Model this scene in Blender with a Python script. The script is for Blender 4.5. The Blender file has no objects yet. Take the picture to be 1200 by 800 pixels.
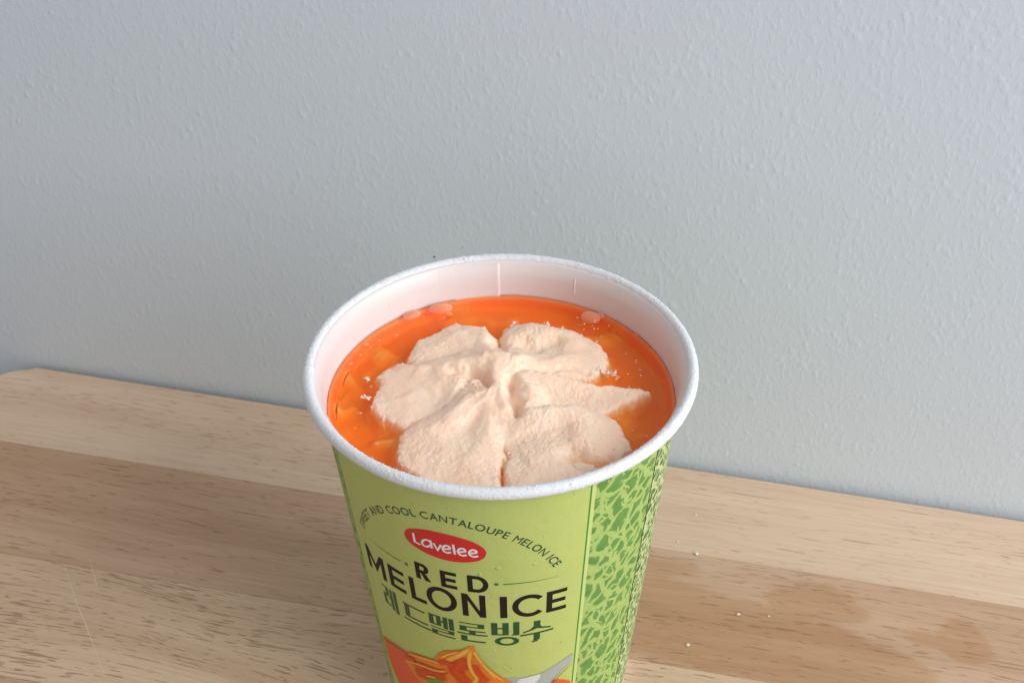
import bpy, bmesh, math, random
import numpy as np
from mathutils import Vector, Matrix, noise as mnoise

S = bpy.context.scene
COL = S.collection
MM = 0.001
random.seed(7)
rng = np.random.default_rng(7)

# ------------------------------------------------------------------ camera
Z0 = 3.0                                   # sleeve bottom stands 3 mm above the board (white base rim)
cd = bpy.data.cameras.new('camera')
cam = bpy.data.objects.new('camera', cd)
COL.objects.link(cam)
R_ = Vector((0.99966958, -0.02171114, -0.01376058))
U_ = Vector((0.02392701, 0.59034985, 0.80679276))
F_ = Vector((0.00939284, 0.80685543, -0.59067427))
mw = Matrix.Identity(4)
for i in range(3):
    mw[i][0] = R_[i]; mw[i][1] = U_[i]; mw[i][2] = -F_[i]
mw[0][3] = 0.0; mw[1][3] = -239.380 * MM; mw[2][3] = (282.542 + Z0) * MM
cam.matrix_world = mw
cd.sensor_width = 36.0
cd.lens = 36.0 * 1504.232 / 1200.0
cd.clip_start = 0.01
cd.clip_end = 50.0
cd.dof.use_dof = True
cd.dof.focus_distance = 0.285
cd.dof.aperture_fstop = 60.0
S.camera = cam

# ------------------------------------------------------------------ light
w = bpy.data.worlds.new("World")
S.world = w
w.use_nodes = True
bg = w.node_tree.nodes['Background']
bg.inputs[0].default_value = (1.0, 0.95, 0.90, 1)
bg.inputs[1].default_value = 0.50

def area(name, loc, target, size, size_y, power, color):
    l = bpy.data.lights.new(name, 'AREA')
    l.shape = 'RECTANGLE'; l.size = size; l.size_y = size_y
    l.energy = power; l.color = color
    o = bpy.data.objects.new(name, l)
    o.location = loc
    d = Vector(target) - Vector(loc)
    o.rotation_euler = d.to_track_quat('-Z', 'Y').to_euler()
    COL.objects.link(o)
    return o
area('window_light', (0.95, -0.52, 0.66), (0, 0, 0.05), 1.0, 1.0, 20.5, (0.965, 0.99, 1.0))

S.view_settings.view_transform = 'Standard'
S.view_settings.look = 'None'
S.view_settings.exposure = 0.0
S.view_settings.gamma = 1.0
S.cycles.use_denoising = True
S.cycles.transparent_max_bounces = 24
S.cycles.max_bounces = 12
S.cycles.diffuse_bounces = 6
S.cycles.caustics_refractive = False

# ------------------------------------------------------------------ helpers
def lin(r, g, b):
    f = lambda c: (c / 255 / 12.92) if c / 255 <= 0.04045 else ((c / 255 + 0.055) / 1.055) ** 2.4
    return (f(r), f(g), f(b), 1.0)

def tag(o, label=None, cat=None, group=None, kind=None):
    if label: o['label'] = label
    if cat: o['category'] = cat
    if group: o['group'] = group
    if kind: o['kind'] = kind
    return o

def empty(name, loc=(0, 0, 0), rz=0.0):
    o = bpy.data.objects.new(name, None)
    o.empty_display_size = 0.02
    o.location = loc; o.rotation_euler = (0, 0, rz)
    COL.objects.link(o)
    return o

def link(name, me, mats, parent=None, smooth=False):
    if not isinstance(mats, (list, tuple)): mats = [mats]
    for m in mats: me.materials.append(m)
    if smooth:
        me.polygons.foreach_set('use_smooth', [True] * len(me.polygons))
    o = bpy.data.objects.new(name, me)
    COL.objects.link(o)
    if parent: o.parent = parent
    return o

def from_bm(name, bm, mats, parent=None, smooth=False):
    me = bpy.data.meshes.new(name)
    bm.normal_update()
    bm.to_mesh(me); bm.free()
    return link(name, me, mats, parent, smooth)

def from_py(name, v, f, mats, parent=None, smooth=False):
    me = bpy.data.meshes.new(name)
    me.from_pydata(v, [], f); me.update()
    return link(name, me, mats, parent, smooth)

class N:
    """tiny node-graph builder"""
    def __init__(s, name):
        s.m = bpy.data.materials.new(name); s.m.use_nodes = True
        s.t = s.m.node_tree; s.t.nodes.clear()
        s.out = s.n('ShaderNodeOutputMaterial')
    def n(s, t, **kw):
        nd = s.t.nodes.new(t)
        for k, v in kw.items(): setattr(nd, k, v)
        return nd
    def put(s, sock, v):
        if isinstance(v, bpy.types.NodeSocket): s.t.links.new(v, sock)
        elif v is not None: sock.default_value = v
    def math(s, op, a, b=None, c=None, clamp=False):
        nd = s.n('ShaderNodeMath', operation=op); nd.use_clamp = clamp
        s.put(nd.inputs[0], a); s.put(nd.inputs[1], b); s.put(nd.inputs[2], c)
        return nd.outputs[0]
    def vmath(s, op, a, b=None):
        nd = s.n('ShaderNodeVectorMath', operation=op)
        s.put(nd.inputs[0], a); s.put(nd.inputs[1], b)
        return nd.outputs[0]
    def mix(s, fac, a, b, blend='MIX'):
        nd = s.n('ShaderNodeMix', data_type='RGBA', blend_type=blend)
        s.put(nd.inputs[0], fac); s.put(nd.inputs[6], a); s.put(nd.inputs[7], b)
        return nd.outputs[2]
    def noise(s, vec, scale, detail=3, rough=0.5, dist=0.0):
        nd = s.n('ShaderNodeTexNoise')
        s.put(nd.inputs['Vector'], vec); nd.inputs['Scale'].default_value = scale
        nd.inputs['Detail'].default_value = detail; nd.inputs['Roughness'].default_value = rough
        nd.inputs['Distortion'].default_value = dist
        return nd.outputs[0]
    def mapping(s, vec, loc=(0, 0, 0), rot=(0, 0, 0), scale=(1, 1, 1)):
        nd = s.n('ShaderNodeMapping')
        s.put(nd.inputs[0], vec)
        nd.inputs[1].default_value = loc; nd.inputs[2].default_value = rot; nd.inputs[3].default_value = scale
        return nd.outputs[0]
    def sstep(s, v, a, b):
        nd = s.n('ShaderNodeMapRange', interpolation_type='SMOOTHSTEP')
        s.put(nd.inputs[0], v); nd.inputs[1].default_value = a; nd.inputs[2].default_value = b
        return nd.outputs[0]
    def obj(s):
        return s.n('ShaderNodeTexCoord').outputs['Object']
    def uv(s):
        return s.n('ShaderNodeTexCoord').outputs['UV']
    def sep(s, v):
        nd = s.n('ShaderNodeSeparateXYZ'); s.put(nd.inputs[0], v); return nd.outputs
    def bump(s, h, dist, strength=1.0, normal=None):
        nd = s.n('ShaderNodeBump'); nd.inputs['Strength'].default_value = strength
        nd.inputs['Distance'].default_value = dist; s.put(nd.inputs['Height'], h)
        if normal is not None: s.put(nd.inputs['Normal'], normal)
        return nd.outputs[0]
    def bsdf(s, color, rough=0.5, normal=None, **kw):
        nd = s.n('ShaderNodeBsdfPrincipled')
        s.put(nd.inputs['Base Color'], color); s.put(nd.inputs['Roughness'], rough)
        if normal is not None: s.put(nd.inputs['Normal'], normal)
        for k, v in kw.items(): s.put(nd.inputs[k.replace('_', ' ')], v)
        s.t.links.new(nd.outputs[0], s.out.inputs[0])
        return nd

def flat(name, col, rough=0.45, **kw):
    g = N(name); g.bsdf(col, rough, **kw); return g.m

# ------------------------------------------------------------------ materials of the setting
def mat_wall():
    g = N('painted_plaster')
    v = g.obj()
    n1 = g.noise(g.mapping(v, rot=(0, 0.5, 0), scale=(1, 1, 0.62)), 760, 2.5, 0.5)
    n2 = g.noise(v, 150, 2, 0.5)
    vo = g.n('ShaderNodeTexVoronoi', feature='SMOOTH_F1')
    g.put(vo.inputs['Vector'], g.mapping(v, loc=(.3, .1, .2), rot=(0, 0.5, 0), scale=(1, 1, 0.7)))
    vo.inputs['Scale'].default_value = 430
    dots = g.sstep(vo.outputs[0], 0.42, 0.12)
    keep = g.sstep(g.noise(v, 90, 2), 0.47, 0.6)
    h = g.math('ADD', g.math('MULTIPLY', g.sstep(n1, 0.46, 0.72), 0.6), g.math('MULTIPLY', dots, g.math('MULTIPLY', keep, 0.8)))
    h = g.math('ADD', h, g.math('MULTIPLY', n2, 0.5))
    h = g.math('ADD', h, g.math('MULTIPLY', g.noise(g.mapping(v, scale=(1, 1, .6)), 22, 2), 3.0))
    col = g.mix(g.noise(v, 3, 2), (0.62, 0.685, 0.77, 1), (0.64, 0.705, 0.78, 1))
    g.bsdf(col, 0.6, g.bump(h, 0.00008, 0.75), Specular_IOR_Level=0.35)
    return g.m

def mat_wood(i, light, dark, dens, pore_col, stain=False, wav=0.3):
    g = N('rubberwood_%s' % 'abcdef'[i])
    v = g.mapping(g.obj(), loc=(0.371 * i, 0.213 * i, 0))
    warp = g.noise(g.mapping(v, scale=(5, 14, 1)), 1, 2)
    vs = g.n('ShaderNodeCombineXYZ')
    g.put(vs.inputs[1], g.math('MULTIPLY', g.math('SUBTRACT', warp, 0.5), 0.03 * wav))
    p = g.vmath('ADD', v, vs.outputs[0])
    broad = g.noise(g.mapping(p, scale=(4, 55, 1)), 1, 3, 0.55)
    fine = g.noise(g.mapping(p, scale=(35, 900, 1)), 1, 3, 0.6)
    spread = g.noise(g.mapping(p, scale=(9, 22, 1)), 1, 2)
    c = g.mix(g.sstep(broad, 0.3, 0.72), light, dark)
    c = g.mix(g.math('MULTIPLY', g.sstep(fine, 0.40, 0.72), 0.32), c, tuple(x * 0.72 for x in dark[:3]) + (1,))
    c = g.mix(g.math('MULTIPLY', g.sstep(spread, 0.5, 0.75), 0.35), c, dark)
    # pores: dark dashes along the grain, of two lengths
    pa = g.noise(g.mapping(p, scale=(150, 1500, 1)), 1, 1.5, 0.5)
    pb = g.noise(g.mapping(p, loc=(3, 5, 0), scale=(60, 1150, 1)), 1, 1.0, 0.4)
    den = g.noise(g.mapping(p, loc=(7, 1, 0), scale=(14, 60, 1)), 1, 2)
    th = g.math('SUBTRACT', 0.70 - 0.055 * dens, g.math('MULTIPLY', g.math('SUBTRACT', den, 0.5), 0.30))
    pore = g.math('MULTIPLY', g.math('SUBTRACT', pa, th), 26, clamp=True)
    pore2 = g.math('MULTIPLY', g.math('SUBTRACT', pb, g.math('ADD', th, 0.03)), 24, clamp=True)
    pore = g.math('MAXIMUM', pore, pore2)
    c = g.mix(g.math('MULTIPLY', pore, 0.54), c, pore_col)
    rough = g.math('ADD', 0.42, g.math('MULTIPLY', fine, 0.2))
    if stain:
        x, y, _ = g.sep(g.obj())
        nz = g.math('MULTIPLY', g.math('SUBTRACT', g.noise(g.mapping(g.obj(), scale=(38, 85, 1)), 1, 4, 0.55), 0.5), 0.017)
        m = None
        for (sx, sy, rx, ry) in ((0.034, 0.0445, .013, .004), (0.052, 0.024, .052, .0165), (0.078, 0.0405, .018, .0075),
                                 (0.112, 0.0345, .008, .004), (0.124, 0.036, .009, .0075), (0.088, 0.020, .030, .014)):
            dx = g.math('DIVIDE', g.math('SUBTRACT', x, sx), rx); dy = g.math('DIVIDE', g.math('SUBTRACT', y, sy), ry)
            d = g.math('SQRT', g.math('ADD', g.math('MULTIPLY', dx, dx), g.math('MULTIPLY', dy, dy)))
            d = g.math('MULTIPLY', g.math('SUBTRACT', 1.0, d), min(rx, ry))
            m = d if m is None else g.math('MAXIMUM', m, d)
        mk = g.sstep(g.math('ADD', m, nz), -0.0008, 0.0022)
        c = g.mix(g.math('MULTIPLY', mk, g.math('ADD', 0.45, g.math('MULTIPLY', broad, 0.6))), c, (0.86, 0.74, 0.60, 1), 'MULTIPLY')
        rough = g.math('SUBTRACT', rough, g.math('MULTIPLY', mk, 0.12))
    h = g.math('SUBTRACT', g.math('MULTIPLY', fine, 0.35), pore)
    g.bsdf(c, rough, g.bump(h, 0.00012, 0.7), Specular_IOR_Level=0.35)
    return g.m

# ------------------------------------------------------------------ the setting
TH = math.radians(-15.5)
frame = Matrix.Rotation(TH, 4, 'Z')
BT = 18.0                                   # board thickness

def box_bm(x0, x1, y0, y1, z0, z1):
    bm = bmesh.new()
    vs = [bm.verts.new((x * MM, y * MM, z * MM)) for z in (z0, z1) for x, y in ((x0, y0), (x1, y0), (x1, y1), (x0, y1))]
    for f in ((3, 2, 1, 0), (4, 5, 6, 7), (0, 1, 5, 4), (1, 2, 6, 5), (2, 3, 7, 6), (3, 0, 4, 7)):
        bm.faces.new([vs[i] for i in f])
    return bm

m_wall = mat_wall()
wall = from_bm('wall', box_bm(-1100, 1100, 93.0, 193, -BT, 1300), m_wall)
wall.rotation_euler = (0, 0, TH); tag(wall, kind='structure')
m_counter = flat('grey_laminate', (0.32, 0.32, 0.33, 1), 0.5)
ct = from_bm('countertop', box_bm(-1100, 1100, -700, 92.6, -BT - 40, -BT), m_counter)
ct.rotation_euler = (0, 0, TH); tag(ct, kind='structure')
m_speck = flat('dark_paint_speck', (0.05, 0.035, 0.035, 1), 0.6)
for (px, pz, r) in ((-46.5, 66.2 + Z0, .42), (-37.2, 71 + Z0, .2), (12.6, 68.2 + Z0, .16)):
    bm = bmesh.new()
    bmesh.ops.create_icosphere(bm, subdivisions=1, radius=r * MM)
    for v_ in bm.verts:
        v_.co *= 0.8 + 0.4 * random.random()
        v_.co.y *= 0.35
        v_.co += Vector((px, 93.0, pz)) * MM
    from_bm('speck', bm, m_speck, wall)

# chopping board: planks glued side by side
board = empty('chopping_board', (0, 0, -BT * MM), TH)
tag(board, 'pale wooden chopping board of glued strips under the paper cup', 'chopping board')
UL_, UR_ = -218.0, 225.0
def jv(a, b, u):            # v of a joint at u
    return a + (b - a) * (u + 193.0) / 303.0
J = [(90.4, 90.4), (50.5, 52.9), (2.4, 9.7), (-40.0, -36.0), (-86.0, -82.0), (-130.0, -130.0)]
pal = [((0.69, 0.525, 0.39, 1), (0.61, 0.435, 0.30, 1), 0.45, (0.40, 0.21, 0.12, 1), False, .3),
       ((0.565, 0.385, 0.26, 1), (0.465, 0.29, 0.178, 1), 0.8, (0.28, 0.13, 0.07, 1), True, .45),
       ((0.65, 0.475, 0.325, 1), (0.54, 0.365, 0.235, 1), 1.3, (0.19, 0.09, 0.05, 1), False, 1.3),
       ((0.56, 0.375, 0.235, 1), (0.46, 0.29, 0.17, 1), 0.9, (0.2, 0.09, 0.04, 1), False, .5),
       ((0.64, 0.48, 0.32, 1), (0.54, 0.37, 0.235, 1), 0.8, (0.2, 0.09, 0.04, 1), False, .5)]
def arc(cx, cy, r, a0, a1, n=8):
    return [(cx + r * math.cos(math.radians(a0 + (a1 - a0) * i / n)), cy + r * math.sin(math.radians(a0 + (a1 - a0) * i / n))) for i in range(n + 1)]
for i in range(5):
    (a0, a1), (b0, b1) = J[i], J[i + 1]
    g_ = 0.04
    yl0, yr0 = jv(a0, a1, UL_) - g_, jv(a0, a1, UR_) - g_
    yl1, yr1 = jv(b0, b1, UL_) + g_, jv(b0, b1, UR_) + g_
    rc = 15.0
    if i == 0:
        pts = [(UL_, yl1), (UR_, yr1)] + arc(UR_ - rc, yr0 - rc, rc, 0, 90) + arc(UL_ + rc, yl0 - rc, rc, 90, 180)
    elif i == 4:
        pts = [(UL_, yl0)] + arc(UL_ + rc, yl1 + rc, rc, 180, 270) + arc(UR_ - rc, yr1 + rc, rc, 270, 360) + [(UR_, yr0)]
    else:
        pts = [(UL_, yl0), (UL_, yl1), (UR_, yr1), (UR_, yr0)]
    bm = bmesh.new()
    lo = [bm.verts.new((x * MM, y * MM, 0)) for x, y in pts]
    hi = [bm.verts.new((x * MM, y * MM, BT * MM)) for x, y in pts]
    bm.faces.new(lo[::-1]); bm.faces.new(hi)
    n_ = len(pts)
    outer = []
    for k in range(n_):
        f = bm.faces.new((lo[k], lo[(k + 1) % n_], hi[(k + 1) % n_], hi[k]))
    bm.edges.ensure_lookup_table()
    top_e = [e for e in bm.edges if all(v_.co.z > 0.5 * BT * MM for v_ in e.verts)]
    def is_joint(e):
        m_ = (e.verts[0].co + e.verts[1].co) / 2 / MM
        d_ = (e.verts[0].co - e.verts[1].co)
        if abs(d_.x) < 0.2: return False
        return not ((i == 0 and m_.y > yl1 + 3) or (i == 4 and m_.y < yl0 - 3))
    jo = [e for e in top_e if is_joint(e)]
    ou = [e for e in top_e if not is_joint(e)]
    bmesh.ops.bevel(bm, geom=ou, offset=2.2 * MM, segments=4, profile=0.5, affect='EDGES')
    top_e = [e for e in bm.edges if e.is_valid and all(v_.co.z > (BT - .01) * MM for v_ in e.verts) and abs(e.verts[0].co.x - e.verts[1].co.x) > 0.2
             and not ((i == 0 and e.verts[0].co.y > (yl1 + 3) * MM) or (i == 4 and e.verts[0].co.y < (yl0 - 3) * MM))]
    bmesh.ops.bevel(bm, geom=top_e, offset=0.12 * MM, segments=1, affect='EDGES')
    L_, D_, dn, pc, st, wv = pal[i]
    from_bm('plank', bm, mat_wood(i, L_, D_, dn, pc, st, wv), board)

# fine pale scratches at the left of the board
m_scr = flat('scratched_wood', (0.68, 0.55, 0.40, 1), 0.6)
inv = frame.inverted()
for pl in ([(-135.3, 41.1), (-127.1, 24.2), (-122.8, 16.8), (-112.1, -3.7)], [(-127.8, 42.6), (-124, 34), (-120.7, 26.6)]):
    bm = bmesh.new()
    pts = [inv @ Vector((x, y, 0)) for x, y in pl]
    prev = None
    for k, p_ in enumerate(pts):
        d_ = (pts[min(k + 1, len(pts) - 1)] - pts[max(k - 1, 0)]).normalized()
        nn = Vector((-d_.y, d_.x, 0)) * (0.11 if 0 < k < len(pts) - 1 else 0.04)
        a = bm.verts.new((p_ + nn) * MM + Vector((0, 0, (BT + .012) * MM))); b = bm.verts.new((p_ - nn) * MM + Vector((0, 0, (BT + .012) * MM)))
        if prev: bm.faces.new((prev[0], prev[1], b, a))
        prev = (a, b)
    from_bm('scratch', bm, m_scr, board)

# ------------------------------------------------------------------ paper cup
RB, HC, KK, RT_, TT = 33.367, 101.38, 0.0920, 44.72, 1.28
def rad(z): return RB + KK * z
def on_cup(phi, z, off=0.05):
    r = rad(z) + off; a = math.radians(phi)
    return Vector((r * math.sin(a), -r * math.cos(a), z + Z0)) * MM

cup = empty('paper_cup', (0, 0, 0))
tag(cup, 'green printed paper cup with frosty white rim holding orange melon ice', 'paper cup')

def mat_sleeve():
    g = N('printed_green_paper')
    u, v, _ = g.sep(g.uv())                    # u: degrees round the cup, v: millimetres up
    mm_ = g.n('ShaderNodeCombineXYZ'); g.put(mm_.inputs[0], g.math('MULTIPLY', u, 0.66)); g.put(mm_.inputs[1], v)
    P = mm_.outputs[0]
    base = lin(186, 196, 112)
    nz = g.noise(P, 0.05, 2)
    panel = g.mix(nz, base, lin(180, 196, 112))
    vein = g.mix(g.noise(P, 0.5, 2), lin(146, 174, 90), lin(166, 190, 110))
    green = g.mix(g.noise(P, 0.35, 2), lin(70, 122, 50), lin(112, 156, 78))
    brown = lin(128, 130, 62)
    wob = g.n('ShaderNodeTexNoise'); g.put(wob.inputs['Vector'], P); wob.inputs['Scale'].default_value = 0.30
    q = g.vmath('ADD', P, g.vmath('MULTIPLY', g.vmath('SUBTRACT', wob.outputs['Color'], (.5, .5, .5)), (3.4, 3.4, 0)))
    def vor(rot, sx, sy, th, loc, nz_):
        vo = g.n('ShaderNodeTexVoronoi', feature='DISTANCE_TO_EDGE', voronoi_dimensions='2D')
        g.put(vo.inputs['Vector'], g.mapping(g.mapping(q, loc=loc, rot=(0, 0, rot)), scale=(sx, sy, 1))); vo.inputs['Scale'].default_value = 1.0
        return g.math('SUBTRACT', vo.outputs['Distance'], g.math('ADD', th, g.math('MULTIPLY', g.math('SUBTRACT', g.noise(P, 0.6, 2), 0.5), nz_)))
    def net(k, loc, vein=vein, hi=lin(182, 200, 126), green=green):
        d1 = vor(0.55, 0.235 * k, 0.155 * k, 0.125, loc, 0.09)
        d2 = vor(-0.5, 0.33 * k, 0.19 * k, 0.085, (loc[1] + 4.4, loc[0], 0), 0.12)
        free = g.math('MULTIPLY', g.math('SUBTRACT', g.noise(P, 0.16 * k, 1), 0.50), 4.0)
        d = g.math('MINIMUM', d1, g.math('MAXIMUM', d2, free))
        cell = g.sstep(d, -0.015, 0.045)
        rim = g.math('MULTIPLY', g.sstep(g.math('ABSOLUTE', d), 0.045, 0.0), g.sstep(g.noise(P, 0.45, 2), 0.48, 0.62))
        ctr = g.math('MULTIPLY', g.sstep(g.math('ABSOLUTE', g.math('ADD', d, 0.06)), 0.035, 0.0), 0.35)
        c = g.mix(cell, g.mix(ctr, vein, hi), green)
        return g.mix(g.math('MULTIPLY', rim, 0.6), c, brown)
    netA = net(1.12, (3.3, 1.2, 0))
    netB = net(1.9, (9.3, 4.2, 0), lin(184, 200, 136), lin(200, 214, 160), lin(60, 104, 52))
    def band(a, b, soft=0.15):
        return g.math('MULTIPLY', g.sstep(u, a - soft, a + soft), g.sstep(u, b + soft, b - soft))
    c = panel
    c = g.mix(band(28.0, 55.5), c, netA)
    c = g.mix(band(55.5, 125), c, netB)
    c = g.mix(band(-180, -64.2), c, netA)
    c = g.mix(band(124, 181), c, netA)
    c = g.mix(band(26.75, 28.0), c, lin(196, 206, 130))
    dg = lin(58, 140, 40)
    c = g.mix(band(26.1, 26.75, .08), c, dg)
    c = g.mix(g.math('MULTIPLY', band(55.0, 55.9, .1), 1.0), c, lin(40, 74, 28))
    c = g.mix(band(-64.6, -63.9, .1), c, dg)
    blis = g.math('MULTIPLY', g.sstep(g.noise(P, 0.42, 2), 0.66, 0.80), 0.55)
    wr = g.math('ADD', g.math('ADD', blis, g.noise(P, 0.12, 3, 0.55)), g.math('MULTIPLY', g.noise(P, 2.2, 2), 0.03))
    g.bsdf(c, 0.42, g.bump(wr, 0.0006, 0.6), Specular_IOR_Level=0.4)
    return g.m
m_sleeve = mat_sleeve()

def mat_paper(name, col, bump_scale, dist, rough=0.55, sss=0.0):
    g = N(name)
    v = g.obj()
    h = g.math('ADD', g.noise(v, bump_scale, 3, 0.6), g.math('MULTIPLY', g.noise(v, bump_scale * 3.1, 2, 0.6), 0.5))
    g.bsdf(col, rough, g.bump(h, dist, 0.8), Subsurface_Weight=sss, Subsurface_Radius=(1, .9, .9), Subsurface_Scale=0.0006)
    return g.m
m_liner = mat_paper('waxed_white_paper', (0.69, 0.64, 0.635, 1), 260, 0.00005, 0.4)
m_rim = mat_paper('frosted_white_rim', (0.72, 0.74, 0.77, 1), 1500, 0.00024, 0.6, 0.3)
m_base = mat_paper('white_cup_board', (0.8, 0.8, 0.79, 1), 600, 0.00005)

def build_wall():
    prof = [(rad(0), 0, 0)] + [(rad(z), z, 0) for z in np.linspace(4, 98.6, 24)] + [(rad(z) + (z - 98.6) ** 2 * .16, z, 0) for z in (99.4, 100.2, 100.8)]
    prof += [(RT_ - 0.5, 101.6, 1), (RT_ - 1.2, 101.9, 1)] + [(rad(z) - 0.55 + max(0, z - 97.5) ** 2 * .065, z, 1) for z in (101.3, 100.4, 99.5, 98.5)] + [(rad(z) - 0.55, z, 1) for z in np.linspace(97.5, 4, 20)] + [(0.0, 4.0, 1)]
    NS = 256
    bm = bmesh.new(); uvl = bm.loops.layers.uv.new('UVMap')
    rings = []
    for r, z, _m in prof:
        if r == 0: rings.append([bm.verts.new((0, 0, (z + Z0) * MM))]); continue
        rings.append([bm.verts.new((r * math.sin(2 * math.pi * k / NS - math.pi) * MM, -r * math.cos(2 * math.pi * k / NS - math.pi) * MM, (z + Z0) * MM)) for k in range(NS)])
    for j in range(len(prof) - 1):
        a, b = rings[j], rings[j + 1]
        for k in range(NS):
            k2 = (k + 1) % NS
            if len(b) == 1: f = bm.faces.new((a[k], a[k2], b[0]))
            else: f = bm.faces.new((a[k], a[k2], b[k2], b[k]))
            f.smooth = True
            f.material_index = prof[j + 1][2]
            ph = (360.0 * k / NS - 180, 360.0 * (k + 1) / NS - 180)
            us = (ph[0], ph[1], ph[1], ph[0]); zs = (prof[j][1], prof[j][1], prof[j + 1][1], prof[j + 1][1])
            for li, lp in enumerate(f.loops): lp[uvl].uv = (us[li], zs[li])
    # underside disc, recessed behind the base rim
    bm.faces.new([v_ for v_ in rings[0]][::-1]).material_index = 1
    from_bm('cup_wall', bm, [m_sleeve, m_liner], cup)
build_wall()

def nz3(p, s, oct=3):
    return mnoise.fractal(Vector(p) * s, 1.0, 2.0, oct)

def build_rim():
    NS, NT = 900, 26
    v, f = [], []
    for i in range(NS):
        ph = 360.0 * i / NS - 180
        a = math.radians(ph)
        lap = 0.0
        dd = (ph + 88)
        if 0 <= dd < 40: lap = 0.26 * max(0, 1 - dd / 40)
        for j in range(NT):
            b = 2 * math.pi * j / NT
            r = TT + lap + 0.05 * nz3((math.cos(a) * 44, math.sin(a) * 44, b * 1.7), 0.9) + 0.045 * nz3((math.cos(a) * 44, math.sin(a) * 44, b * 1.7), 2.6)
            sy = 1.12
            v.append(((RT_ + r * math.cos(b)) * math.sin(a) * MM, -(RT_ + r * math.cos(b)) * math.cos(a) * MM, (HC + Z0 + sy * r * math.sin(b)) * MM))
    for i in range(NS):
        for j in range(NT):
            i2, j2 = (i + 1) % NS, (j + 1) % NT
            f.append((i * NT + j, i2 * NT + j, i2 * NT + j2, i * NT + j2))
    rim = from_py('rim', v, f, m_rim, cup, True)
    # frost grains crusted on the rim
    g = N('white_frost'); g.bsdf((0.78, 0.80, 0.83, 1), 0.5, Subsurface_Weight=0.3, Subsurface_Radius=(1, 1, 1), Subsurface_Scale=0.0004)
    v, f = [], []
    for k in range(9000):
        a = rng.uniform(-math.pi, math.pi); b = rng.normal(1.75, 0.75)
        dens = nz3((math.cos(a) * 44, math.sin(a) * 44, b), 0.35, 2)
        if rng.random() > 0.09 + 1.2 * max(0, dens): continue
        b += 0.4 * dens
        s = rng.uniform(0.06, 0.17) * (1.5 if rng.random() < 0.05 else 1)
        r = TT + 0.02 + s * 0.1
        c = Vector(((RT_ + r * math.cos(b)) * math.sin(a), -(RT_ + r * math.cos(b)) * math.cos(a), HC + Z0 + 1.12 * r * math.sin(b)))
        M_ = Matrix.Rotation(rng.uniform(0, 6.28), 3, Vector(rng.normal(size=3)).normalized())
        o = len(v)
        for q in ((1, 0, 0), (-1, 0, 0), (0, 1, 0), (0, -1, 0), (0, 0, 1), (0, 0, -1)):
            v.append((c + M_ @ (Vector(q) * s * rng.uniform(.6, 1.3))) * MM)
        for t in ((0, 2, 4), (2, 1, 4), (1, 3, 4), (3, 0, 4), (2, 0, 5), (1, 2, 5), (3, 1, 5), (0, 3, 5)):
            f.append(tuple(o + x for x in t))
    fr = from_py('frost', v, f, g.m, rim)
    fr['kind'] = 'stuff'
    return g.m
m_frost = build_rim()

def lathe(name, prof, mat, parent, ns=192):
    v, f = [], []
    for r, z in prof:
        for k in range(ns):
            a = 2 * math.pi * k / ns
            v.append((r * math.cos(a) * MM, r * math.sin(a) * MM, z * MM))
    n_ = len(prof)
    for j in range(n_):
        for k in range(ns):
            j2, k2 = (j + 1) % n_, (k + 1) % ns
            f.append((j * ns + k, j * ns + k2, j2 * ns + k2, j2 * ns + k))
    return from_py(name, v, f, mat, parent, True)
lathe('base_rim', [(RB - 1.6, 0.0), (RB - .55, 0.0), (RB - .25, .4), (RB - .12, 2.99), (RB - 1.6, 2.99)], m_base, cup)

def liner_strip(name, phis, z0, z1, off, mat):
    """a raised strip on the inner wall"""
    v, f = [], []
    zs = np.linspace(z0, z1, 14)
    for z in zs:
        for ph, o in phis:
            a = math.radians(ph); r = rad(z) - 0.55 + max(0, z - 97.5) ** 2 * .065 - o * off
            v.append((r * math.sin(a) * MM, -r * math.cos(a) * MM, (z + Z0) * MM))
    n_ = len(phis)
    for j in range(len(zs) - 1):
        for k in range(n_ - 1):
            f.append((j * n_ + k, (j + 1) * n_ + k, (j + 1) * n_ + k + 1, j * n_ + k + 1))
    return from_py(name, v, f, mat, cup, True)
liner_strip('inner_seam', [(179.5, -.1), (179.7, .55), (180.1, 1.0), (180.6, .95), (182, .8), (186, .6), (192, .35), (198, .1), (203, -.15)], 84, 101.2, 0.3, m_liner)
m_crease = flat('paper_crease', (0.80, 0.72, 0.66, 1), 0.5)
for ph, a, b in ((196.5, 95.0, 99.9), (152, 95.2, 99.6), (222, 94.5, 99.0)):
    liner_strip('crease', [(ph - .25, -.1), (ph - .05, 1), (ph + .05, 1), (ph + .2, -.1)], a, b, 0.14, m_crease)

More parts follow.
